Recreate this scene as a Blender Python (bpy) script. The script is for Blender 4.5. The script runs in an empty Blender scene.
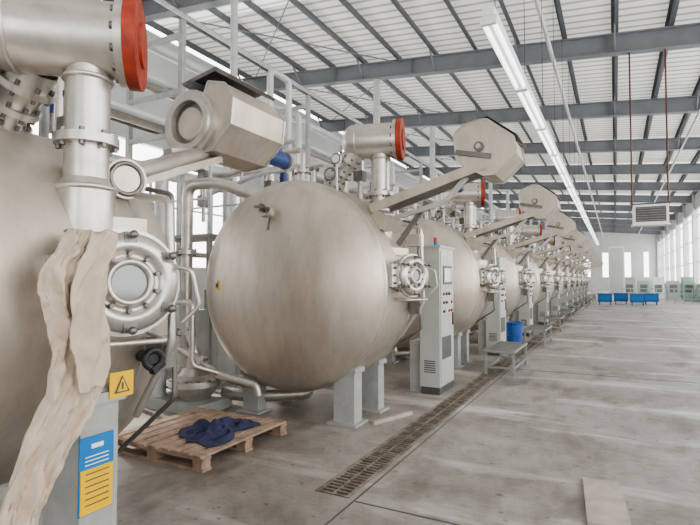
import bpy, math, random
from mathutils import Vector, Matrix
random.seed(7)
V=Vector
# ------------------------------------------------------------------ materials
def mat(name, col, rough=0.5, metal=0.0, noise=0.0, nscale=4.0, bump=0.0, bscale=60.0, col2=None, emis=0.0, detail=6, streak=False):
    m=bpy.data.materials.new(name); m.use_nodes=True
    nt=m.node_tree; b=nt.nodes['Principled BSDF']
    b.inputs['Base Color'].default_value=(*col,1); b.inputs['Roughness'].default_value=rough; b.inputs['Metallic'].default_value=metal
    if emis>0:
        b.inputs['Emission Color'].default_value=(*col,1); b.inputs['Emission Strength'].default_value=emis
    tc=nt.nodes.new('ShaderNodeTexCoord')
    if noise>0 or col2:
        n=nt.nodes.new('ShaderNodeTexNoise'); n.inputs['Scale'].default_value=nscale; n.inputs['Detail'].default_value=detail; n.inputs['Roughness'].default_value=.65
        nt.links.new(tc.outputs['Object'],n.inputs['Vector'])
        r=nt.nodes.new('ShaderNodeValToRGB')
        c2=col2 if col2 else tuple(c*(1-noise) for c in col)
        r.color_ramp.elements[0].color=(*c2,1); r.color_ramp.elements[1].color=(*col,1)
        r.color_ramp.elements[0].position=.35; r.color_ramp.elements[1].position=.62
        nt.links.new(n.outputs['Fac'],r.inputs['Fac'])
        outc=r.outputs['Color']
        if streak:
            mp=nt.nodes.new('ShaderNodeMapping'); mp.inputs['Scale'].default_value=(5,5,1.4); nt.links.new(tc.outputs['Object'],mp.inputs['Vector'])
            n3=nt.nodes.new('ShaderNodeTexNoise'); n3.inputs['Scale'].default_value=1.2; n3.inputs['Detail'].default_value=9; n3.inputs['Roughness'].default_value=.7; nt.links.new(mp.outputs['Vector'],n3.inputs['Vector'])
            r3=nt.nodes.new('ShaderNodeValToRGB'); r3.color_ramp.elements[0].position=.36; r3.color_ramp.elements[0].color=(.74,.70,.65,1); r3.color_ramp.elements[1].position=.58; r3.color_ramp.elements[1].color=(1,1,1,1)
            nt.links.new(n3.outputs['Fac'],r3.inputs['Fac'])
            mx=nt.nodes.new('ShaderNodeMixRGB'); mx.blend_type='MULTIPLY'; mx.inputs[0].default_value=.55
            nt.links.new(outc,mx.inputs[1]); nt.links.new(r3.outputs['Color'],mx.inputs[2]); outc=mx.outputs['Color']
        nt.links.new(outc,b.inputs['Base Color'])
        mr=nt.nodes.new('ShaderNodeMapRange'); mr.inputs['To Min'].default_value=rough+.10; mr.inputs['To Max'].default_value=max(.05,rough-.05)
        nt.links.new(n.outputs['Fac'],mr.inputs['Value']); nt.links.new(mr.outputs['Result'],b.inputs['Roughness'])
    if bump>0:
        n2=nt.nodes.new('ShaderNodeTexNoise'); n2.inputs['Scale'].default_value=bscale; n2.inputs['Detail'].default_value=4
        nt.links.new(tc.outputs['Object'],n2.inputs['Vector'])
        bp=nt.nodes.new('ShaderNodeBump'); bp.inputs['Strength'].default_value=bump; bp.inputs['Distance'].default_value=.01
        nt.links.new(n2.outputs['Fac'],bp.inputs['Height']); nt.links.new(bp.outputs['Normal'],b.inputs['Normal'])
    return m
STEEL=mat('stainless_tank',(.62,.56,.49),.42,.72,noise=.15,nscale=1.4,bump=.05,bscale=30,streak=True)
STEEL2=mat('stainless_pipe',(.60,.57,.53),.33,.78,noise=.2,nscale=6)
STEELD=mat('steel_dark',(.23,.22,.21),.4,.8,noise=.3,nscale=8)
PIPEW=mat('white_pipe',(.58,.59,.60),.4,.2,noise=.15,nscale=3)
LEG=mat('grey_painted_leg',(.38,.39,.375),.5,0,noise=.2,nscale=5)
CAB=mat('cabinet_paint',(.44,.455,.43),.4,0,noise=.08,nscale=3)
DARK=mat('dark_void',(.02,.02,.022),.6)
DGREY=mat('dark_grey',(.08,.08,.085),.5)
GLASS=mat('sight_glass',(.22,.23,.24),.08,.3)
ORANGE=mat('orange_red_paint',(.36,.045,.02),.55,noise=.45,nscale=9)
BLUE=mat('motor_blue',(.02,.05,.17),.4)
BLUE2=mat('plastic_blue',(.02,.09,.33),.4)
YEL=mat('sign_yellow',(.75,.46,.01),.5)
SBLUE=mat('sign_blue',(.01,.17,.45),.5)
BLACK=mat('black_rubber',(.02,.02,.022),.5)
WHITE=mat('white_paint',(.78,.79,.80),.4)
LAMP=mat('fluorescent_tube',(.95,.96,.97),.3,emis=2.2)
RED=mat('red_lamp',(.6,.02,.02),.3)
BEAM=mat('beam_grey_paint',(.215,.23,.25),.5,0,noise=.15,nscale=1.2)
PURL=mat('purlin_grey',(.11,.12,.135),.5)
WOOD=mat('pallet_wood',(.36,.26,.19),.75,0,nscale=7,col2=(.20,.135,.10),bump=.3,bscale=40)
WOODL=mat('board_wood',(.44,.395,.345),.7,0,nscale=6,col2=(.34,.30,.26))
CLOTH=mat('beige_cloth',(.53,.435,.345),.9,0,noise=.14,nscale=5,bump=.10,bscale=200)
CLOTHB=mat('dark_blue_cloth',(.035,.04,.10),.85,0,noise=.5,nscale=20,bump=.4,bscale=80)
GRATE=mat('grate_rust',(.27,.24,.21),.6,.3,nscale=9,col2=(.14,.10,.07))
BENCH=mat('bench_steel',(.33,.34,.33),.45,.4,noise=.2,nscale=6)
WALLM=mat('wall_plaster',(.56,.575,.58),.8,0,noise=.08,nscale=1)
MINT=mat('wall_mint_paint',(.36,.50,.46),.7,0,noise=.1,nscale=1)
RUSTR=mat('rust_rod',(.12,.045,.03),.6)

def floor_mat():
    m=bpy.data.materials.new('concrete_floor'); m.use_nodes=True; nt=m.node_tree; L=nt.links; N=nt.nodes; b=N['Principled BSDF']
    tc=N.new('ShaderNodeTexCoord')
    def noise(s,d,r=.6,mp=None):
        n=N.new('ShaderNodeTexNoise'); n.inputs['Scale'].default_value=s; n.inputs['Detail'].default_value=d; n.inputs['Roughness'].default_value=r
        if mp:
            mm=N.new('ShaderNodeMapping'); mm.inputs['Scale'].default_value=mp; L.new(tc.outputs['Object'],mm.inputs['Vector']); L.new(mm.outputs['Vector'],n.inputs['Vector'])
        else: L.new(tc.outputs['Object'],n.inputs['Vector'])
        return n
    def ramp(src,p0,c0,p1,c1):
        r=N.new('ShaderNodeValToRGB'); r.color_ramp.elements[0].position=p0; r.color_ramp.elements[0].color=(*c0,1); r.color_ramp.elements[1].position=p1; r.color_ramp.elements[1].color=(*c1,1); L.new(src,r.inputs['Fac']); return r.outputs['Color']
    def mul(a,c,f=1.0):
        mx=N.new('ShaderNodeMixRGB'); mx.blend_type='MULTIPLY'; mx.inputs[0].default_value=f; L.new(a,mx.inputs[1]); L.new(c,mx.inputs[2]); return mx.outputs['Color']
    a=noise(.55,9,.68); base=ramp(a.outputs['Fac'],.38,(.215,.195,.18),.60,(.375,.355,.335))
    c=noise(4.5,10,.8); base=mul(base,ramp(c.outputs['Fac'],.32,(.60,.56,.52),.55,(1,1,1)),.9)
    s=noise(1.0,7,.65,(.28,1.1,1)); mk=ramp(s.outputs['Fac'],.54,(0,0,0),.67,(1,1,1))
    mx2=N.new('ShaderNodeMixRGB'); L.new(mk,mx2.inputs[0]); L.new(base,mx2.inputs[1]); mx2.inputs[2].default_value=(.54,.525,.51,1)
    col=mx2.outputs['Color']
    # dark worn stains
    st=noise(1.3,5,.6,(1,.45,1)); col=mul(col,ramp(st.outputs['Fac'],.34,(.50,.45,.41),.46,(1,1,1)),.9)
    d=noise(11,3,.5); col=mul(col,ramp(d.outputs['Fac'],.66,(1,1,1),.72,(.5,.44,.4)))
    # grime along the machine side of the drain
    sx=N.new('ShaderNodeSeparateXYZ'); L.new(tc.outputs['Object'],sx.inputs[0])
    nn=noise(1.5,5); ad=N.new('ShaderNodeMath'); ad.operation='MULTIPLY_ADD'; ad.inputs[1].default_value=1.6; L.new(nn.outputs['Fac'],ad.inputs[0]); L.new(sx.outputs['X'],ad.inputs[2])
    mr0=N.new('ShaderNodeMapRange'); mr0.inputs['From Min'].default_value=-2.2; mr0.inputs['From Max'].default_value=-.6; L.new(ad.outputs[0],mr0.inputs['Value'])
    col=mul(col,ramp(mr0.outputs['Result'],0,(.74,.70,.66),1,(1,1,1)))
    L.new(col,b.inputs['Base Color'])
    mr=N.new('ShaderNodeMapRange'); mr.inputs['To Min'].default_value=.22; mr.inputs['To Max'].default_value=.65
    L.new(a.outputs['Fac'],mr.inputs['Value']); L.new(mr.outputs['Result'],b.inputs['Roughness'])
    bp=N.new('ShaderNodeBump'); bp.inputs['Strength'].default_value=.2; bp.inputs['Distance'].default_value=.01
    L.new(c.outputs['Fac'],bp.inputs['Height']); L.new(bp.outputs['Normal'],b.inputs['Normal'])
    return m
FLOOR=floor_mat()
def roof_mat(name,trans,col):
    m=bpy.data.materials.new(name); m.use_nodes=True; nt=m.node_tree; L=nt.links; N=nt.nodes
    for n in list(N):
        if n.type=='BSDF_PRINCIPLED': N.remove(n)
    out=[n for n in N if n.type=='OUTPUT_MATERIAL'][0]
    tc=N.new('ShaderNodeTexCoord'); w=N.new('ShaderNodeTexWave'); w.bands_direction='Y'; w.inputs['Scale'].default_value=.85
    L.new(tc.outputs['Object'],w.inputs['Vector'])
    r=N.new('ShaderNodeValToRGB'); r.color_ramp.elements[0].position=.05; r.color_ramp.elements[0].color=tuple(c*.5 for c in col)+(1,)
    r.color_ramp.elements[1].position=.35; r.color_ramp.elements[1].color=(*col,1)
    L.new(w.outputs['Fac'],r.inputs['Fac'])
    d=N.new('ShaderNodeBsdfDiffuse'); t=N.new('ShaderNodeBsdfTranslucent'); mx=N.new('ShaderNodeMixShader'); mx.inputs[0].default_value=trans
    L.new(r.outputs['Color'],d.inputs['Color']); L.new(r.outputs['Color'],t.inputs['Color'])
    L.new(d.outputs[0],mx.inputs[1]); L.new(t.outputs[0],mx.inputs[2]); L.new(mx.outputs[0],out.inputs['Surface'])
    return m
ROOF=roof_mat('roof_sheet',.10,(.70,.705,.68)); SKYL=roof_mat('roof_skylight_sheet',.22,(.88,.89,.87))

# ------------------------------------------------------------------ mesh builder
def basis(n):
    n=V(n).normalized(); a=V((0,0,1)) if abs(n.z)<.9 else V((1,0,0))
    u=a.cross(n).normalized(); v=n.cross(u).normalized(); return u,v,n
class MB:
    def __init__(s): s.v=[];s.f=[];s.m=[];s.s=[];s.mats=[]
    def mi(s,m):
        if m not in s.mats: s.mats.append(m)
        return s.mats.index(m)
    def add(s,vs,fs,m,sm=False):
        o=len(s.v); s.v+= [tuple(v) for v in vs]; k=s.mi(m)
        for f in fs: s.f.append(tuple(i+o for i in f)); s.m.append(k); s.s.append(sm)
    def box(s,c,d,m,rz=0,rx=0,ry=0):
        R=Matrix.Rotation(rz,3,'Z')@Matrix.Rotation(ry,3,'Y')@Matrix.Rotation(rx,3,'X'); c=V(c)
        vs=[c+R@V((x*d[0]/2,y*d[1]/2,z*d[2]/2)) for x in(-1,1) for y in(-1,1) for z in(-1,1)]
        s.add(vs,[(0,1,3,2),(4,6,7,5),(0,4,5,1),(2,3,7,6),(0,2,6,4),(1,5,7,3)],m)
    def bar(s,p0,p1,w,h,m):
        p0=V(p0);p1=V(p1);n=(p1-p0).normalized(); a=V((0,0,1)) if abs(n.z)<.95 else V((1,0,0))
        u=a.cross(n).normalized()*w/2; v=n.cross(a.cross(n).normalized()).normalized()*h/2
        vs=[p+a_*u+b_*v for p in(p0,p1) for a_,b_ in((-1,-1),(1,-1),(1,1),(-1,1))]
        s.add(vs,[(3,2,1,0),(4,5,6,7),(0,1,5,4),(1,2,6,5),(2,3,7,6),(3,0,4,7)],m)
    def lathe(s,o,n,prof,m,seg=32,share=False):
        u,v,n=basis(n); o=V(o)
        cs=[(math.cos(2*math.pi*i/seg),math.sin(2*math.pi*i/seg)) for i in range(seg)]
        def ring(h,r): return [o+n*h+(u*c+v*d)*r for c,d in cs]
        if share:
            vs=[];fs=[]
            for h,r in prof: vs+=ring(h,max(r,1e-4))
            for k in range(len(prof)-1):
                for i in range(seg):
                    j=(i+1)%seg; fs.append((k*seg+i,k*seg+j,(k+1)*seg+j,(k+1)*seg+i))
            s.add(vs,fs,m,True)
        else:
            for k in range(len(prof)-1):
                (h0,r0),(h1,r1)=prof[k],prof[k+1]; flat=abs(h1-h0)<1e-6
                vs=ring(h0,max(r0,1e-4))+ring(h1,max(r1,1e-4))
                s.add(vs,[(i,(i+1)%seg,seg+(i+1)%seg,seg+i) for i in range(seg)],m,not flat)
    def cyl(s,p0,p1,r,m,r1=None,seg=20):
        p0=V(p0);p1=V(p1);h=(p1-p0).length; r1=r if r1 is None else r1
        s.lathe(p0,p1-p0,[(0,0),(0,r),(h,r1),(h,0)],m,seg)
    def flange(s,p,n,r,t,m,bolts=8):
        n=V(n).normalized(); p=V(p); s.cyl(p-n*t/2,p+n*t/2,r,m,seg=28)
        u,v,_=basis(n)
        for i in range(bolts):
            a=2*math.pi*i/bolts; q=p+(u*math.cos(a)+v*math.sin(a))*r*.86; s.cyl(q-n*t*.95,q+n*t*.95,r*.07+.004,STEELD,seg=6)
    def sphere(s,c,r,m,seg=20,sc=1,n=(0,0,1)):
        k=10; s.lathe(c,n,[(-r*sc*math.cos(math.pi*i/k),r*math.sin(math.pi*i/k)) for i in range(k+1)],m,seg,True)
    def torus(s,c,n,R,r,m,seg=32,k=8):
        u,v,n=basis(n); c=V(c); vs=[];fs=[]
        for i in range(seg):
            a=2*math.pi*i/seg; d=u*math.cos(a)+v*math.sin(a)
            for j in range(k):
                b=2*math.pi*j/k; vs.append(c+d*(R+r*math.cos(b))+n*r*math.sin(b))
        for i in range(seg):
            for j in range(k):
                i2=(i+1)%seg;j2=(j+1)%k; fs.append((i*k+j,i2*k+j,i2*k+j2,i*k+j2))
        s.add(vs,fs,m,True)
    def tube(s,pts,r,m,seg=12,bend=None):
        pts=[V(p) for p in pts]; bend=bend if bend is not None else r*2.2
        P=[pts[0]]
        for i in range(1,len(pts)-1):
            a=(pts[i-1]-pts[i]);b=(pts[i+1]-pts[i]); l=min(bend,a.length*.45,b.length*.45)
            A=pts[i]+a.normalized()*l;B=pts[i]+b.normalized()*l
            for k in range(6):
                t=k/5; P.append(A*(1-t)**2+pts[i]*2*t*(1-t)+B*t*t)
        P.append(pts[-1])
        n=(P[1]-P[0]).normalized(); u,_,_=basis(n); vs=[];fs=[]
        for i,p in enumerate(P):
            if i==0:t=(P[1]-P[0])
            elif i==len(P)-1:t=P[-1]-P[-2]
            else:t=P[i+1]-P[i-1]
            t.normalize(); u=(u-t*u.dot(t)).normalized(); w=t.cross(u)
            for k in range(seg):
                a=2*math.pi*k/seg; vs.append(p+(u*math.cos(a)+w*math.sin(a))*r)
        for i in range(len(P)-1):
            for k in range(seg):
                k2=(k+1)%seg; fs.append((i*seg+k,i*seg+k2,(i+1)*seg+k2,(i+1)*seg+k))
        s.add(vs,fs,m,True)
        s.add(vs[:seg],[tuple(range(seg))[::-1]],m); s.add(vs[-seg:],[tuple(range(seg))],m)
    def prism(s,poly,y0,y1,m,caps=True):
        n=len(poly); vs=[(x,y0,z) for x,z in poly]+[(x,y1,z) for x,z in poly]
        fs=[(i,(i+1)%n,n+(i+1)%n,n+i) for i in range(n)]
        if caps: fs+=[tuple(range(n))[::-1],tuple(range(n,2*n))]
        s.add(vs,fs,m)
    def mesh(s,name):
        me=bpy.data.meshes.new(name); me.from_pydata(s.v,[],s.f); me.polygons.foreach_set('material_index',s.m); me.polygons.foreach_set('use_smooth',s.s)
        for m in s.mats: me.materials.append(m)
        me.update(); return me
    def obj(s,name,loc=(0,0,0)):
        return inst(name,s.mesh(name),loc)
def inst(name,me,loc,parent=None):
    o=bpy.data.objects.new(name,me); o.location=loc; bpy.context.scene.collection.objects.link(o)
    if parent: o.parent=parent
    return o

# ------------------------------------------------------------------ dyeing machine
def porthole(b,p1,ang,R=.2):
    n=V((math.cos(ang),-math.sin(ang),0)); t=V((math.sin(ang),math.cos(ang),0)); z=V((0,0,1)); p1=V(p1)
    b.cyl(p1-n*.5,p1,R,STEEL,seg=36)
    b.lathe(p1-n*.035,n,[(0,R),(0,R+.055),(.04,R+.055),(.04,R-.0)],STEEL2,40)
    b.lathe(p1+n*.01,n,[(0,R+.035),(.035,R+.03),(.05,R-.02),(.05,R-.045),(.02,R-.055),(.015,R-.085),(.05,R-.09),(.06,R-.105),(.045,R-.12),(.03,R-.12)],STEEL2,40,True)
    b.torus(p1+n*.018,n,R-.07,.010,STEELD,36,6)
    b.cyl(p1+n*.0,p1+n*.045,R-.118,GLASS,seg=32)
    for i in range(10):
        a=2*math.pi*(i+.5)/10; q=p1+(t*math.cos(a)+z*math.sin(a))*(R-.068)+n*.02
        b.cyl(q,q+n*.04,.011,STEELD,seg=6)
    for a in (35,90,145,215,270,325):
        a=math.radians(a); d=t*math.cos(a)+z*math.sin(a); q=p1+d*(R+.05)
        b.bar(q-d*.04-n*.05,q-d*.04+n*.06,.055,.05,STEELD)
        b.cyl(q+n*.04-d*.03,q+n*.10-d*.03,.013,STEEL2,seg=8); b.sphere(q+n*.10-d*.03,.02,STEELD,8)
    h=p1-t*(R+.05)-n*.03
    b.bar(h-t*.03-n*.18,h-t*.03+n*.02,.09,.24,STEEL2)
    b.cyl(h-z*.14,h+z*.14,.018,STEELD); b.bar(h+z*.07,p1-t*(R-.04)+n*.05+z*.05,.03,.05,STEEL2); b.bar(h-z*.07,p1-t*(R-.04)+n*.05-z*.05,.03,.05,STEEL2)
    for zz in(-.08,.0,.08): b.cyl(h-t*.03+z*zz,h-t*.03+z*zz+n*.05,.014,STEELD,seg=6)
    k=p1+t*(R+.02)
    b.tube([k+n*.02+z*.08,k+n*.09+t*.06+z*.06,k+n*.09+t*.10-z*.12,k+n*.03+t*.04-z*.2],.011,STEEL2,8)
    g=p1-z*(R+.06)
    b.tube([g-n*.2-t*.15,g+n*.06-t*.15-z*.02,g+n*.06+t*.17-z*.02,g-n*.2+t*.17],.013,STEEL2,8)
    b.bar(p1-n*.22+z*(R+.09)-t*.16,p1-n*.22+z*(R+.09)+t*.16,.02,.08,STEEL)

def tank(b,r,zc,y0,y1,hd):
    prof=[]
    K=16
    for i in range(K+1):
        a=math.pi/2*(1-i/K); prof.append((y0-hd*math.sin(a)**.95,r*math.cos(a)**.92 if a<math.pi/2-1e-6 else 0))
    prof2=[(y1+(y0-h),q) for h,q in reversed(prof)]
    b.lathe((0,0,zc),(0,1,0),prof+prof2,STEEL,72,True)
    for y in (y0+.015,y1-.015):
        b.lathe((0,y,zc),(0,1,0),[(-.028,r-.002),(-.018,r+.01),(.018,r+.01),(.028,r-.002)],STEEL2,72)
def drum(b,L0,L1,y,z,R,xp,base_z,ang):
    n=V((math.cos(ang),math.sin(ang),0)); c=V((xp,y,z)); a0=c-n*L0; a1=c+n*L1
    prof=[(-R*.75*math.cos(math.pi/2*i/8),R*math.sin(math.pi/2*i/8)) for i in range(9)]
    b.lathe(a0,n,prof+[(L0+L1,R)],STEEL2,36,True)
    b.torus(a0+n*.03,n,R,.012,STEEL2,36,6)
    b.flange(a1,n,R+.03,.04,STEEL2,12)
    b.lathe(a1+n*.02,n,[(0,R+.04),(.06,R+.04),(.06,R*.62),(.075,R*.6),(.075,0)],ORANGE,36)
    b.lathe((xp,y,base_z-.25),(0,0,1),[(0,.135),(.30,.135),(.36,.105),(z-base_z+.25,.105)],STEEL2,28)
    b.flange((xp,y,base_z+.30),(0,0,1),.15,.045,STEEL2,8)
    b.torus((xp,y,base_z+.06),(0,0,1),.135,.015,STEEL2,24,6)
    b.torus((xp,y,z-R-.02),(0,0,1),.11,.012,STEEL2,24,6)
def slant_valve(b,p0,p1):
    p0=V(p0);p1=V(p1);n=(p1-p0);h=n.length
    b.lathe(p0,n,[(0,.06),(h*.18,.06),(h*.18,.12),(h*.26,.12),(h*.26,.085),(h*.42,.075),(h*.42,.125),(h*.5,.125),(h*.5,.09),(h*.72,.115),(h*.72,.15),(h*.8,.15),(h*.8,.12),(h,.12)],STEEL2,28)
    u,v,n=basis(n)
    for hh,r in((.22,.12),(.46,.125),(.76,.15)):
        for i in range(8):
            a=2*math.pi*i/8; q=p0+n*h*hh+(u*math.cos(a)+v*math.sin(a))*r*.85
            b.cyl(q-n*.045,q+n*.045,.012,STEELD,seg=6)
    b.cyl(p0+n*h*.34,p0+n*h*.34-u*.2+v*.0,.025,STEEL2,seg=10); b.torus(p0+n*h*.34-u*.2,u,.07,.01,STEELD,20,6)
def hood(b,ox,oz,y0,y1):
    poly=[(-.27,.10),(-.25,.16),(-.18,.21),(-.05,.25),(.06,.24),(.31,.04),(.33,-.10),(.12,-.30),(.02,-.30),(-.24,-.14)]
    b.prism([(ox+x,oz+z) for x,z in poly],y0,y1,STEEL)
    for y in (y0,y1):
        pts=[(ox+x*1.03,y,oz+z*1.03) for x,z in poly]
        for i in range(len(pts)): b.bar(pts[i],pts[(i+1)%len(pts)],.02,.022,STEEL2)
    b.bar((ox-.26,y0-.01,oz-.05),(ox+.1,y0-.01,oz-.13),.02,.05,STEELD)
    b.cyl((ox-.02,y0-.03,oz-.02),(ox-.02,y0,oz-.02),.05,STEELD); b.cyl((ox-.02,y0-.05,oz-.02),(ox-.02,y0,oz-.02),.025,STEEL2)
    b.add([(ox-.20,y0-.03,oz+.235),(ox+.07,y0-.03,oz+.275),(ox+.36,y0-.03,oz+.05),(ox+.36,y1+.03,oz+.05),(ox+.07,y1+.03,oz+.275),(ox-.20,y1+.03,oz+.235)],[(0,1,4,5),(1,2,3,4)],STEEL)
    b.box((ox-.05,(y0+y1)/2,oz+.285),(.10,.24,.03),STEEL2)

def machine(r,zc,legs,zd,std=True,y0=-.38,y1=.38,hd=.46,zp=1.60,pang=22):
    b=MB()
    tank(b,r,zc,y0,y1,hd)
    for x,y,w,top in legs:
        b.box((x,y,top/2),(w,w*.72,top),LEG); b.box((x,y,.012),(w+.1,w+.06,.024),LEG)
        b.box((x,y,top-.04),(w+.05,w*.72+.05,.05),LEG)
    b.bar((-.5,y0+.1,.38),(.7,y0+.1,.38),.06,.08,LEG)
    porthole(b,(r+.16,-.05 if std else .02,zp),math.radians(pang),.18 if std else .2)
    xp=.95 if std else .85
    base=zc+math.sqrt(max(r*r-xp*xp,.01))
    if std: drum(b,.30,.18,0.02,zd,.195,xp,base,math.radians(14))
    else: drum(b,.36,.17,0.02,zd,.19,xp,base,math.radians(42))
    topz=zc+math.sqrt(r*r-.35**2)
    slant_valve(b,(.34 if std else .22,-.06,topz-.03),(.66 if std else .52,-.06,zd-.10))
    b.cyl((-.15,.1,zc+r-.05),(-.15,.1,zc+r+.22),.07,STEEL2); b.flange((-.15,.1,zc+r+.22),(0,0,1),.11,.04,STEEL2,6)
    b.tube([(-.15,.1,zc+r+.2),(-.15,.1,zc+r+.5),(-.7,.1,zc+r+.5),(-1.3,.1,zc+r+.3),(-1.9,.1,zc+r+.3)],.035,STEEL2,10)
    b.tube([(.1,.25,zc+r-.05),(.1,.25,zc+r+.32),(-.9,.3,zc+r+.32),(-1.9,.3,zc+r+.1)],.028,PIPEW,10)
    b.cyl((.2,-.2,zc+r-.06),(.2,-.2,zc+r+.14),.03,STEEL2); b.cyl((.2,-.2,zc+r+.14),(.2,-.2,zc+r+.17),.06,STEELD)
    b.cyl((.55,-.28,zc+r*.75),(.55,-.28,zc+r+.18),.014,STEEL2,seg=8); b.cyl((.55,-.31,zc+r+.22),(.55,-.26,zc+r+.22),.055,WHITE); b.torus((.55,-.31,zc+r+.22),(0,1,0),.055,.008,STEELD,20,6)
    for x,y,z in((.55,.3,.08),(.72,.42,-.05),(.3,.35,.12)) if std else ((.3,.3,.0),):
        zz=zc+r+z; b.cyl((x,y,zz-.3),(x,y,zz),.035,STEEL2,seg=10); b.box((x,y,zz+.05),(.12,.12,.12),STEELD); b.cyl((x,y,zz+.11),(x,y,zz+.24),.05,STEEL2,seg=14); b.cyl((x,y,zz+.24),(x,y,zz+.27),.055,DGREY,seg=14)
    b.tube([(r*.86,.3,zc+r*.6),(r+.13,.3,zc+r*.55),(r+.16,.3,zc-.2),(r*.9,.3,zc-.6)],.02,STEEL2,8)
    b.tube([(r*.8,.36,zc+r*.66),(r+.06,.38,zc+r*.6),(r+.10,.38,zc-.5),(r*.6,.38,zc-.9)],.014,STEELD,8)
    b.box((r+.06,.32,zc-.25),(.12,.1,.16),STEELD)
    if std: b.box((r+.05,.33,zc+.52),(.16,.14,.14),STEEL2)
    b.tube([(.0,0,zc-r+.05),(.0,0,zc-r-.1),(-.5,-.3,.16),(-1.0,-.35,.16)],.075,STEEL2,14)
    def yh(x,z):
        q=math.hypot(x,z-zc)/r; return y0-hd*math.sqrt(max(0,1-q*q))
    x,z=-.02,zc+.76*r/1.2; y=yh(x,z)
    n=V((0,-1,.35)).normalized(); p=V((x,y+.06,z))
    b.cyl(p,p+n*.14,.05,STEEL2); b.cyl(p+n*.14,p+n*.19,.085,STEEL2); b.cyl(p+n*.19,p+n*.26,.035,STEELD)
    b.tube([p+n*.22+V((-.1,0,.02)),p+n*.25,p+n*.22+V((.09,0,-.02))],.018,STEELD,8)
    b.cyl(p+n*.05,p+n*.05+V((.0,-.05,-.18)),.024,STEELD)
    x,z=-.76,zc-.0; y=yh(x,z)
    b.box((x-.01,y-.006,z),(.11,.008,.11),YEL,rz=-.36); b.box((x-.014,y-.012,z),(.05,.006,.05),DGREY,rz=-.36)
    b.tube([(-1.35,-.75,.72),(-1.15,-.8,.70),(-.8,-.72,.46),(-.3,-.6,.36),(-.28,-.6,.25)],.05,STEEL2,12)
    b.flange((-.98,-.77,.59),(-.35,-.08,.24),.09,.04,STEEL2,6)
    if std:
        A=V((.88,0,zc+.86)); B=V((2.15,0,2.72))
        for y in (-.10,.20): b.bar(A+V((0,y,0)),B+V((0,y,0)),.022,.10,STEEL)
        b.bar(A+V((0,.05,-.04)),B+V((0,.05,-.04)),.30,.012,STEELD)
        b.bar((.95,-.02,zc+.70),(1.72,-.02,2.38),.045,.05,STEEL2); b.bar((1.72,-.02,2.38),(1.95,-.02,2.62),.045,.05,STEEL2)
        b.bar((1.15,.05,1.95),(1.5,.05,2.40),.04,.05,STEELD)
        b.box((1.02,.02,zc+.72),(.22,.36,.16),STEEL,ry=.5)
        hood(b,2.12,2.92,-.1,.42)
        b.cyl((1.75,.22,2.60),(1.75,.42,2.60),.06,BLUE)
    return b
std_legs=[(.70,-.30,.25,.62),(-.52,-.36,.22,.5),(.70,.34,.22,.62),(-.52,.34,.22,.5)]
M=machine(1.2,1.49,std_legs,3.14).mesh('pressure_vessel')
MY=[5.2+4.0*k for k in range(11)]
m1=machine(1.0,1.42,[(.92,-.03,.27,1.04),(-.6,.2,.24,.7),(.5,.32,.2,.6)],2.77,std=False,y0=-.68,y1=.32,hd=.5,zp=1.54)
m1.tube([(.85,.02,2.92),(.85,.02,3.4)],.05,STEEL2)
m1.box((.1,-.3,2.55),(.16,.2,.28),PIPEW); m1.box((.28,-.25,2.42),(.1,.12,.3),DGREY); m1.box((.30,-.1,2.66),(.14,.16,.12),STEELD)
for i in range(6): m1.cyl((.15+.07*i,-.34,2.25),(.12+.07*i,-.34,2.75+.03*i),.013,STEELD if i%2 else STEEL2,seg=8)
m1.tube([(.78,.18,2.12),(.72,.45,2.2),(.42,1.28,2.52)],.05,STEEL2)
m1.bar((.70,.15,2.02),(.42,1.40,2.50),.14,.05,STEEL)
m1.cyl((.86,.25,2.10),(.70,.30,2.10),.11,STEEL,seg=28); m1.torus((.86,.25,2.10),(1,-.3,0),.085,.014,STEELD,24,6)
m1.cyl((.98,.26,1.15),(1.12,.22,1.15),.03,BLACK); m1.torus((1.12,.22,1.15),(1,-.3,0),.045,.018,BLACK,20,8); m1.box((1.12,.24,1.11),(.04,.08,.04),BLACK,rx=.5)
m1.box((1.062,-.05,.66),(.006,.175,.35),SBLUE); m1.box((1.067,-.05,.59),(.006,.165,.20),YEL); m1.box((1.067,-.05,.79),(.006,.06,.02),WHITE)
for i in range(6): m1.box((1.071,-.05,.67-.028*i),(.003,.12,.005),DGREY)
for i in range(3): m1.box((1.067,-.05,.745-.018*i),(.003,.12,.004),WHITE)
m1.box((1.085,.06,1.05),(.006,.13,.12),YEL); m1.add([(1.09,.015,1.01),(1.09,.105,1.01),(1.09,.06,1.095)],[(0,1,2)],DGREY); m1.add([(1.093,.03,1.018),(1.093,.09,1.018),(1.093,.06,1.08)],[(0,1,2)],YEL); m1.box((1.094,.06,1.043),(.003,.01,.035),DGREY); m1.box((1.06,.06,1.05),(.05,.05,.05),LEG)
M1=m1.mesh('pressure_vessel_near')
h=MB()
poly=[]
for i in range(15):
    a=math.radians(60+i*210/14); poly.append((.24*math.cos(a),.24*math.sin(a)))
poly+=[(.20,-.22),(.38,-.05),(.40,.14),(.32,.26),(.16,.30)]
h.prism(poly,-.02,.62,STEEL)
h.lathe((-.0,-.03,0),(0,-1,0),[(-.02,.25),(.03,.25),(.03,.215),(.05,.21),(.05,.165),(.0,.16)],STEEL2,40)
h.cyl((0,-.02,0),(0,-.035,0),.162,STEELD,seg=32)
h.lathe((0,-.035,0),(0,-1,0),[(0,.13),(.01,.12),(.01,.0)],STEEL,28)
h.prism([(-.10,.31),(.22,.37),(.34,.30),(.36,.32),(.23,.405),(-.12,.335)],-.02,.55,STEELD)
h.box((.0,.1,.30),(.05,.3,.05),DGREY)
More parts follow.
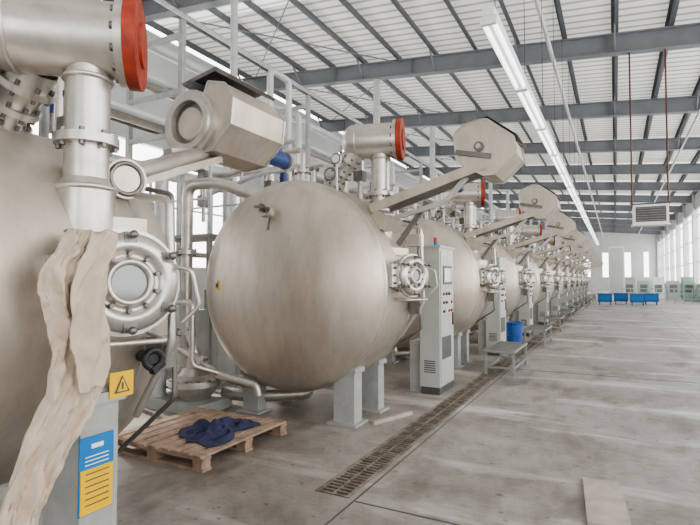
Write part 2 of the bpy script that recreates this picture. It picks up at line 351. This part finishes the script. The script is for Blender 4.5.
for y in(-.02,.62):
    for i in range(len(poly)): h.bar((poly[i][0],y,poly[i][1]),(poly[(i+1)%len(poly)][0],y,poly[(i+1)%len(poly)][1]),.02,.015,STEEL2)
h.cyl((.22,.62,-.12),(.22,.86,-.12),.07,BLUE); h.cyl((.22,.86,-.12),(.22,.90,-.12),.075,DGREY); h.box((.22,.74,-.04),(.08,.1,.05),BLUE)
h.bar((0,.1,-.2),(.05,-.3,-.30),.08,.08,STEEL2)
HM=h.mesh('fabric_reel_housing')

# ------------------------------------------------------------------ pumps & pipework behind each machine
p=MB()
p.cyl((-2.75,-.25,.25),(-2.75,-.25,2.6),.28,PIPEW,seg=28); p.sphere((-2.75,-.25,2.6),.28,PIPEW,24,.5)
for z in(.4,2.2): p.torus((-2.75,-.25,z),(0,0,1),.285,.025,STEEL2,28,6)
for a in(0,2.1,4.2): p.box((-2.75+.22*math.cos(a),-.25+.22*math.sin(a),.15),(.07,.07,.3),LEG)
p.tube([(-1.72,-.72,.0),(-1.72,-.72,3.1),(-1.72,.6,3.1),(-2.4,.6,3.1)],.085,PIPEW,14)
p.tube([(-1.48,-.52,.35),(-1.48,-.52,2.75),(-1.0,-.52,2.75),(-.5,-.3,2.55)],.07,STEEL2,14)
for z in(.9,1.9): p.flange((-1.48,-.52,z),(0,0,1),.12,.05,STEEL2,6)
p.flange((-1.72,-.72,1.4),(0,0,1),.13,.05,STEEL2,6)
p.tube([(-1.95,-.9,.0),(-1.95,-.9,2.3),(-2.5,-.9,2.3)],.045,STEELD,10)
p.tube([(-1.6,-.95,.5),(-1.6,-.95,1.9),(-1.9,-.4,1.9),(-1.9,.9,1.9)],.035,STEEL2,10)
for z in(.8,1.3): p.cyl((-1.6,-1.1,z),(-1.6,-.95,z),.02,STEELD,seg=8); p.torus((-1.6,-1.1,z),(0,1,0),.07,.01,RED if z<1 else STEELD,20,6)
p.box((-1.35,-.6,.06),(.9,.55,.12),LEG)
p.lathe((-1.22,-.62,.12),(0,0,1),[(0,.16),(.1,.26),(.17,.31),(.24,.31),(.26,.25),(.30,.2),(.38,.15),(.38,0)],STEEL2,30)
p.flange((-1.22,-.62,.33),(0,0,1),.33,.045,STEEL2,14)
p.cyl((-1.22,-.62,.48),(-1.22,-.62,.62),.12,STEEL2); p.tube([(-1.22,-.62,.3),(-1.22,-.62,.72),(-1.48,-.52,.95)],.06,STEEL2)
p.cyl((-1.9,-.5,.32),(-1.45,-.55,.32),.15,LEG,seg=24)
p.box((-2.2,.9,.55),(.5,.7,1.1),LEG); p.box((-2.2,.9,1.25),(.3,.4,.3),STEELD)
p.tube([(-1.3,1.45,.0),(-1.3,1.45,4.75),(-1.3,.95,4.75),(-1.3,.95,3.2)],.05,PIPEW,12)
p.tube([(-1.3,1.75,.0),(-1.3,1.75,4.3),(-2.3,1.75,4.3)],.045,PIPEW,12)
p.tube([(-1.0,1.25,.0),(-1.0,1.25,3.7),(-2.4,1.25,3.7)],.035,STEEL2,10)
p.tube([(-2.1,.9,.1),(-2.1,.9,3.8)],.06,PIPEW,12)
p.tube([(-.6,.9,2.2),(-.6,.9,3.2),(-2.2,.9,3.2)],.04,STEEL2,10)
p.tube([(-2.2,-1.0,1.3),(-.9,-1.0,1.3),(-.9,-1.0,.6),(-.7,-.8,.5)],.03,STEEL2,10)
for z in (2.5,2.7,3.0): p.cyl((-1.3,1.45,z),(-1.3,1.45,z+.04),.09,STEELD)
for (x,y,z) in((-1.6,-.1,2.95),(-1.3,1.3,3.0),(-2.0,.3,2.7),(-1.1,.7,2.9)):
    p.box((x,y,z),(.12,.14,.16),STEELD); p.cyl((x,y,z+.08),(x,y,z+.24),.06,STEEL2 if y<1 else BLUE); p.cyl((x,y,z-.3),(x,y,z-.08),.03,STEEL2)
p.box((-2.05,.2,2.15),(1.2,.7,.04),BENCH)
for x,y in((-2.6,.5),(-2.6,-.1),(-1.5,.5),(-1.5,-.1)): p.box((x,y,1.07),(.06,.06,2.14),LEG)
for y in(-.12,.52):
    p.bar((-2.62,y,3.1),(-1.48,y,3.1),.03,.03,PIPEW); p.bar((-2.62,y,2.65),(-1.48,y,2.65),.025,.025,PIPEW)
    for x in(-2.62,-2.05,-1.48): p.box((x,y,2.62),(.03,.03,.98),PIPEW)
PW=p.mesh('pump_and_pipework')
def place(me,loc,pwy=0,extra=None):
    e=bpy.data.objects.new('dyeing_machine',None); e.location=loc; bpy.context.scene.collection.objects.link(e)
    inst('pressure_vessel',me,(0,0,0),e); inst('pump_and_pipework',PW,(-3.3-loc[0],pwy,0),e)
    if extra: inst('fabric_reel_housing',extra[0],extra[1],e)
place(M1,(-3.2,1.6,0),-.05,(HM,(.36,1.24,2.74)))
for y in MY: place(M,(-3.3,y,0))
zr=lambda x: 7.85-.09*x
beamY=[-2.3+6.0*i for i in range(14)]
k=MB(); D=-1.35
for x,z,r,m in((-5.3,4.2,.07,PIPEW),(-5.55,4.2,.11,STEEL2),(-5.85,4.2,.06,STEELD),(-5.4,4.9,.06,PIPEW),(-5.7,4.9,.09,STEEL2),(-6.3,3.6,.13,PIPEW),(-6.2,5.9,.10,PIPEW)):
    k.cyl((x+D,-6,z),(x+D,52,z),r,m,seg=12)
for i in range(13):
    y=-2.2+4.0*i+.4
    for x in(-5.15,-6.45): k.box((x+D,y,3.0),(.09,.09,6.0),LEG)
    for z in(4.05,4.78,5.75): k.box((-5.8+D,y,z),(1.4,.08,.08),LEG)
for y in beamY:
    if 9<y<10: continue
    hh=zr(-7.2); k.cyl((-7.2,y,0),(-7.2,y,hh-.03),.12,PIPEW); k.box((-7.2,y,.02),(.4,.4,.04),BEAM)  # building columns under the rafters, merged into the pipe rack mesh
k.obj('pipe_rack_and_columns')
c=MB(); c.cyl((0,0,0),(0,0,8.95),.07,PIPEW); c.flange((0,0,4.2),(0,0,1),.10,.05,PIPEW,0); c.obj('vertical_water_pipe',(-6.43,7.44,0))

# ------------------------------------------------------------------ control cabinets, benches
c=MB()
c.box((0,0,.05),(.26,.62,.10),DGREY); c.box((0,0,1.05),(.28,.66,1.90),CAB); c.box((0,0,2.01),(.32,.70,.03),CAB)
c.box((.145,0,1.05),(.012,.58,1.80),CAB)
c.box((.154,.0,1.62),(.01,.40,.26),DGREY); c.box((.16,.0,1.62),(.006,.32,.19),GLASS)
for i in range(4):
    for j in range(3): c.cyl((.15,-.18+.12*i,1.36-.12*j),(.172,-.18+.12*i,1.36-.12*j),.02,(RED,DGREY,BLACK,WHITE)[(i+j)%4],seg=12)
c.box((.157,.24,1.0),(.02,.025,.18),BLACK); c.box((.154,-.05,.62),(.008,.4,.3),DGREY)
for i in range(6): c.box((-.0,-.332,.3+.03*i),(.16,.006,.012),DGREY)
c.box((-.22,.0,.35),(.2,.5,.7),LEG)
c.cyl((.05,-.2,2.02),(.05,-.2,2.08),.03,SBLUE,seg=12); c.cyl((.05,-.2,2.08),(.05,-.2,2.14),.03,RED,seg=12)
CB=c.mesh('control_cabinet')
for y in MY: inst('control_cabinet',CB,(-2.25,y+1.75,0))
b=MB()
b.box((0,0,.385),(.5,1.35,.035),BENCH)
for i in range(9): b.box((0,-.6+.15*i,.405),(.46,.05,.008),STEELD)
for x in(-.22,.22):
    for y in(-.62,.62): b.box((x,y,.185),(.04,.04,.37),BENCH)
    b.box((x,0,.12),(.03,1.24,.03),BENCH)
for y in(-.62,.62): b.box((0,y,.12),(.44,.03,.03),BENCH)
BN=b.mesh('steel_step_platform')
for y in MY[1:]: inst('steel_step_platform',BN,(-1.62-.05*random.random()-.06,y-.1,0))
b=MB()
for i in range(9): b.box((-.53+.1325*i+random.uniform(-.01,.01),0,.118),(.098,1.18+random.uniform(-.02,.02),.02),WOOD)
for y in(-.54,0,.54):
    b.box((0,y,.098),(1.18,.10,.02),WOOD); b.box((0,y,.012),(1.18,.10,.022),WOOD)
    for x in(-.53,0,.53): b.box((x,y,.056),(.10,.10,.066),WOOD)
b.obj('wooden_pallet',(-3.55,3.68,0))
def crumple(name,loc,sx,sy,h,m,seed):
    random.seed(seed); n=60; vs=[];fs=[]
    ph=[random.uniform(0,6.28) for _ in range(8)]
    for i in range(n):
        for j in range(n):
            u=i/(n-1)*2-1;v=j/(n-1)*2-1; rr=math.hypot(u,v)
            z=h*max(0,1-rr**2*.8)*(.45+.3*math.sin(9*u+4*v+ph[0])+.25*math.sin(11*v-6*u+ph[1])+.2*math.sin(19*u*v+ph[2])+.15*math.sin(17*u+ph[5]+5*v*v))
            e=1+.22*math.sin(3*math.atan2(v,u)+ph[3])+.14*math.sin(5*math.atan2(v,u)+ph[4])
            vs.append((u*sx*e*(1-.2*abs(v)),v*sy*e*(1-.2*abs(u)),max(.004,z)))
    for i in range(n-1):
        for j in range(n-1): fs.append((i*n+j,(i+1)*n+j,(i+1)*n+j+1,i*n+j+1))
    q=MB(); q.add(vs,fs,m,True); o=q.obj(name,loc); sm=o.modifiers.new('t','SOLIDIFY'); sm.thickness=.004; sm.offset=1
    return o
crumple('crumpled_work_cloth',(-3.33,3.66,.130),.27,.40,.10,CLOTHB,3)
# draped beige cloth on near machine : (x,y,z,width)
path=[(-2.16,1.48,1.775,.10),(-2.05,1.45,1.765,.13),(-1.99,1.37,1.68,.17),(-1.98,1.32,1.58,.21),(-1.98,1.32,1.45,.20),(-1.98,1.36,1.31,.22),(-1.98,1.39,1.18,.24),(-1.98,1.365,1.06,.24),(-1.98,1.28,.93,.22),(-1.98,1.20,.77,.20),(-1.98,1.15,.60,.18),(-1.98,1.13,.42,.18),(-1.98,1.13,.23,.19),(-1.98,1.14,.03,.21)]
def interp(t):
    f=t*(len(path)-1); i=min(int(f),len(path)-2); g=f-i
    P=[path[max(0,min(len(path)-1,i+k))] for k in(-1,0,1,2)]
    return [.5*(2*P[1][a]+(P[2][a]-P[0][a])*g+(2*P[0][a]-5*P[1][a]+4*P[2][a]-P[3][a])*g*g+(3*P[1][a]-P[0][a]-3*P[2][a]+P[3][a])*g**3) for a in range(4)]
def tri(x): # sharp-crested fold profile
    return 1-2*abs(math.sin(x/2))**.8
q=MB(); vs=[];fs=[]; NU,NV=80,260
for j in range(NV):
    t=j/(NV-1); x,y,z,w=interp(t)
    for i in range(NU):
        u=i/(NU-1)*2-1
        fold=.016*tri(u*4.2+t*5+.4)+.010*tri(u*9-t*11+1)+.012*tri(t*24+u*4.5)*math.exp(-((t-.42)/.25)**2)+.006*tri(t*52-u*9+1.3)+.005*tri(u*17+t*26)
        wid=1+.10*math.sin(t*15+.5)+.05*math.sin(t*31)+.02*math.sin(t*70)
        vs.append((x+fold-.04*u*u, y+u*w*.5*wid, max(.012,z+.02*math.sin(u*3+t*6)*min(1,3*t)-.015*u*min(1,4*t))))
for j in range(NV-1):
    for i in range(NU-1): fs.append((j*NU+i,j*NU+i+1,(j+1)*NU+i+1,(j+1)*NU+i))
q.add(vs,fs,CLOTH,True)
vs=[];fs=[]
for j in range(60):
    t=j/59; x,y,z,w=interp(.06+t*.46)
    for i in range(24):
        u=i/23*2-1
        vs.append((x+.036+.012*tri(u*5+t*8)+.006*tri(t*30+u*5), y+.03+u*.055*(1+.9*t)*(1.0-.55*max(0,t-.75)*4)+.03*math.sin(t*5), z+.01*math.sin(u*3)))
for j in range(59):
    for i in range(23): fs.append((j*24+i,j*24+i+1,(j+1)*24+i+1,(j+1)*24+i))
q.add(vs,fs,CLOTH,True)
o=q.obj('draped_cloth')
tx=bpy.data.textures.new('cloth_wrinkle','CLOUDS'); tx.noise_scale=.09; tx.noise_depth=3
dm=o.modifiers.new('wrinkle','DISPLACE'); dm.texture=tx; dm.strength=.035; dm.mid_level=.4; dm.texture_coords='LOCAL'
sm=o.modifiers.new('t','SOLIDIFY'); sm.thickness=.005
b=MB(); b.box((0,0,.015),(.25,.78,.03),WOODL,rz=.09); b.obj('loose_board',(-.09,3.96,0))
b=MB(); b.box((0,0,.02),(.045,.62,.04),WOODL,rz=-.35); b.obj('wooden_batten',(-2.22,5.25,0))

# ------------------------------------------------------------------ room
b=MB(); gx0,gx1,gy0,gy1=-1.98,-1.70,3.22,46
for x0,x1,y0,y1 in((-13.2,gx0,-10,82),(gx1,5.4,-10,82),(gx0,gx1,-10,gy0),(gx0,gx1,gy1,82)):
    b.box(((x0+x1)/2,(y0+y1)/2,-.15),(x1-x0,y1-y0,.3),FLOOR)
b.obj('floor')
b=MB(); b.box(((gx0+gx1)/2,(gy0+gy1)/2,-.22),(gx1-gx0,gy1-gy0,.1),DARK)
for x in(gx0+.015,gx1-.015,(gx0+gx1)/2): b.box((x,(gy0+gy1)/2,-.008),(.03 if x!=(gx0+gx1)/2 else .02,gy1-gy0,.03),GRATE)
y=gy0+.02
while y<gy1:
    st=.055 if y<12 else (.10 if y<22 else .3)
    b.box(((gx0+gx1)/2,y,-.006),(gx1-gx0-.03,.018 if y<12 else .03,.024),GRATE); y+=st
for yy in range(1,40): b.box(((gx0+gx1)/2,gy0+yy*1.0,-.003),(gx1-gx0,.035,.022),GRATE)
b.obj('floor_drain_grate')
b=MB()
for y in (3.2,9.2,15.2,21.2,27.2,33.2): b.box((1.86,y,.001),(7.0,.014,.003),DGREY)
b.box((1.9,35,.001),(.014,70,.003),DGREY)
b.box((gx1+.05,20,.0012),(.012,36,.003),DGREY)
b.obj('trim_1')
b=MB(); X0,X1=-13.2,5.4
y=-10; i=0
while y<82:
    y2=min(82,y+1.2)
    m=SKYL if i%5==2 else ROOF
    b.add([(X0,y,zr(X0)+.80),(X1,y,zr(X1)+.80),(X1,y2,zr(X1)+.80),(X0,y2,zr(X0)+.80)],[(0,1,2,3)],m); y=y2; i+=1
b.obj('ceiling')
b=MB()
x=X0+.3
while x<X1:
    z=zr(x)+.56
    b.box((x,36,z+.12),(.03,92,.20),PURL); b.box((x+.04,36,z+.02),(.10,92,.02),PURL); b.box((x-.04,36,z+.22),(.10,92,.02),PURL); x+=1.3
b.obj('roof_purlins')
b=MB()
for y in beamY:
    p0=V((X0+.1,y,zr(X0)));p1=V((X1-.1,y,zr(X1)))
    b.bar(p0+V((0,0,.01)),p1+V((0,0,.01)),.26,.03,BEAM); b.bar(p0+V((0,0,.54)),p1+V((0,0,.54)),.26,.03,BEAM)
    b.bar(p0+V((0,0,.28)),p1+V((0,0,.28)),.02,.52,BEAM)
    x=X0+1.5
    while x<X1-.5: b.box((x,y,zr(x)+.28),(.015,.22,.5),BEAM); x+=2.9
    x=X0+.3
    while x<X1-.6:
        b.bar((x,y,zr(x)+.05),(x,y+.6,zr(x)+.62),.05,.05,BEAM); b.bar((x,y,zr(x)+.05),(x,y-.6,zr(x)+.62),.05,.05,BEAM); x+=1.3*2
b.obj('roof_rafters')
b=MB()
b.cyl((-1.4,-8,7.55),(-1.4,80,7.55),.05,PIPEW); b.cyl((2.6,-8,7.2),(2.6,80,7.2),.04,PIPEW)
b.cyl((-9.5,-8,8.2),(-9.5,80,8.2),.06,PIPEW)
for i in range(13):
    y=-2.3+6*i
    b.cyl((-12.5,y,zr(-12.5)+.5),(-6.3,y+6,zr(-6)+.5),.02,BEAM,seg=6); b.cyl((-6.3,y,zr(-6)+.5),(-12.5,y+6,zr(-12.5)+.5),.02,BEAM,seg=6)
b.obj('ceiling_service_pipes')
b=MB()
b.box((-13.3,36,1.0),(.2,92,2.0),WALLM); b.box((-13.3,36,7.75),(.2,92,3.7),WALLM)
for i in range(16):
    if i in (2,3): continue
    b.box((-13.3,-7+6*i,4.0),(.18,2.6,4.1),WALLM)
b.obj('wall_left')
b=MB()
b.box((5.5,36,.6),(.2,92,1.2),MINT); b.box((5.5,36,7.6),(.2,92,1.6),WALLM)
for i in range(16): b.box((5.4,-8.3+6*i,4.2),(.35,.4,8.2),WALLM)
b.obj('wall_right')
b=MB()
for i in range(46): b.box((5.5,-9.5+2*i,4.0),(.07,.08,5.7),WHITE)
for z in(1.25,2.9,4.6,6.3,6.8): b.box((5.5,36,z),(.07,92,.07),WHITE)
b.obj('window_1')
b=MB()
for i in range(15):
    for dy in(1.8,3.0,4.2): b.box((-13.3,-7+6*i+dy,3.95),(.06,.06,3.9),WHITE)
b.box((-13.3,36,4.0),(.06,92,.06),WHITE); b.obj('window_2')
b=MB(); b.box((-3.9,82.1,1),(18.6,.2,2.0),WALLM); b.box((-3.9,82.1,7.6),(18.6,.2,4.2),WALLM)
for x in(-11,-8,-5,-2.4,.2,2.8,5.0): b.box((x,82.1,3.75),(1.6,.16,3.6),WALLM)
b.obj('wall_back')
b=MB(); b.box((-11,-10.1,4.6),(4.4,.2,9.2),WALLM); b.box((4.0,-10.1,4.0),(2.8,.2,8.0),WALLM); b.box((-3.1,-10.1,6.9),(11.5,.2,4.2),WALLM)
b.box((-5.8,-10.1,2.4),(6,.18,4.8),WALLM)
b.obj('wall_front')
b=MB()
y=5.75
while y<47:
    b.box((0,y+1.15,.05),(.20,2.26,.06),WHITE); b.cyl((-.055,y+.08,0),(-.055,y+2.2,0),.026,LAMP,seg=10); b.cyl((.055,y+.08,0),(.055,y+2.2,0),.026,LAMP,seg=10)
    b.box((0,y+.02,.01),(.18,.05,.08),WHITE); b.box((0,y+2.26,.01),(.18,.05,.08),WHITE)
    b.cyl((0,y+.4,.07),(0,y+.4,3.9),.006,DGREY,seg=6)
    y+=2.3
b.box((0,26.4,.13),(.14,41.3,.10),WHITE)
b.obj('fluorescent_light_strip',(-1.24,0,4.5))
b=MB()
b.box((0,0,0),(.82,.45,.52),WHITE); b.box((0,-.23,0),(.70,.02,.40),DGREY)
for i in range(6): b.box((0,-.245,-.16+.065*i),(.68,.015,.02),STEELD)
b.box((0,0,.28),(.9,.5,.03),DGREY); b.box((0,0,-.28),(.9,.5,.03),WHITE)
for x in(-.42,.42): b.cyl((x,0,.2),(x,0,4.5),.022,RUSTR,seg=8)
b.obj('hanging_unit_heater',(.86,15.7,3.3))
b=MB()
b.box((0,0,.42),(.8,.6,.5),BLUE2); b.box((0,0,.69),(.86,.66,.05),BLUE2); b.box((0,-.305,.45),(.6,.01,.3),SBLUE)
for x in(-.3,.3):
    for y in(-.22,.22): b.cyl((x-.02,y,.08),(x+.02,y,.08),.08,BLACK); b.box((x,y,.15),(.04,.04,.08),STEELD)
BC=b.mesh('blue_fabric_cart')
for x,y in((-.6,36),(.3,37.3),(1.2,36.1),(2.0,37.4)): inst('blue_fabric_cart',BC,(x,y,0))
b=MB()
for i in range(11): b.box((-2.4+.5*i,0,.5),(.05,.05,1.0),MINT)
for z in(.3,.65,.98): b.box((.1,0,z),(5.1,.04,.05),MINT)
b.obj('mint_guard_rail',(2.8,39.2,0))
b=MB(); b.box((0,0,2.1),(1.1,.8,4.2),WHITE); b.box((0,-.42,2.2),(.9,.03,3.6),WALLM); b.box((0,0,4.22),(1.2,.9,.05),STEEL2); b.obj('white_column',(.1,44,0))  # plain box stand-in for a tall white column down the hall
b=MB()
for i in range(6):
    b.box((-2+1.0*i,0,.75+.15*(i%2)),(.8,1.0,1.5+.3*(i%2)),(WHITE,CAB,MINT)[i%3]); b.box((-2+1.0*i,-.52,.9),(.5,.04,.6),STEELD)
b.obj('finishing_machine_line',(2.0,47,0))
b=MB(); b.lathe((0,0,0),(0,0,1),[(0,0),(0,.16),(.56,.19),(.58,.21),(.60,.21),(.60,.18),(.1,.15),(.1,0)],BLUE2,28); b.torus((0,0,.3),(0,0,1),.18,.012,BLUE2,28,6); b.obj('blue_plastic_barrel',(-2.05,11.9,0))

# ------------------------------------------------------------------ light
w=bpy.data.worlds.new('sky'); bpy.context.scene.world=w; w.use_nodes=True
bg=w.node_tree.nodes['Background']; bg.inputs['Color'].default_value=(1,.985,.965,1); bg.inputs['Strength'].default_value=4.7
s=bpy.data.lights.new('sun','SUN'); s.energy=8; s.angle=.05; s.color=(1,.93,.83)
o=bpy.data.objects.new('sun',s); o.rotation_euler=V((.80,-.25,-.50)).to_track_quat('-Z','Y').to_euler(); bpy.context.scene.collection.objects.link(o)
bpy.context.scene.view_settings.view_transform='AgX'
bpy.context.scene.view_settings.look='AgX - Medium High Contrast'
cam=bpy.data.cameras.new('camera'); co=bpy.data.objects.new('camera',cam); bpy.context.scene.collection.objects.link(co)
cam.lens=505/700*36; cam.sensor_width=36; cam.clip_end=300; cam.clip_start=.05
co.location=(0,0,1.55); co.rotation_euler=(math.radians(92),0,math.radians(27.7))
bpy.context.scene.camera=co
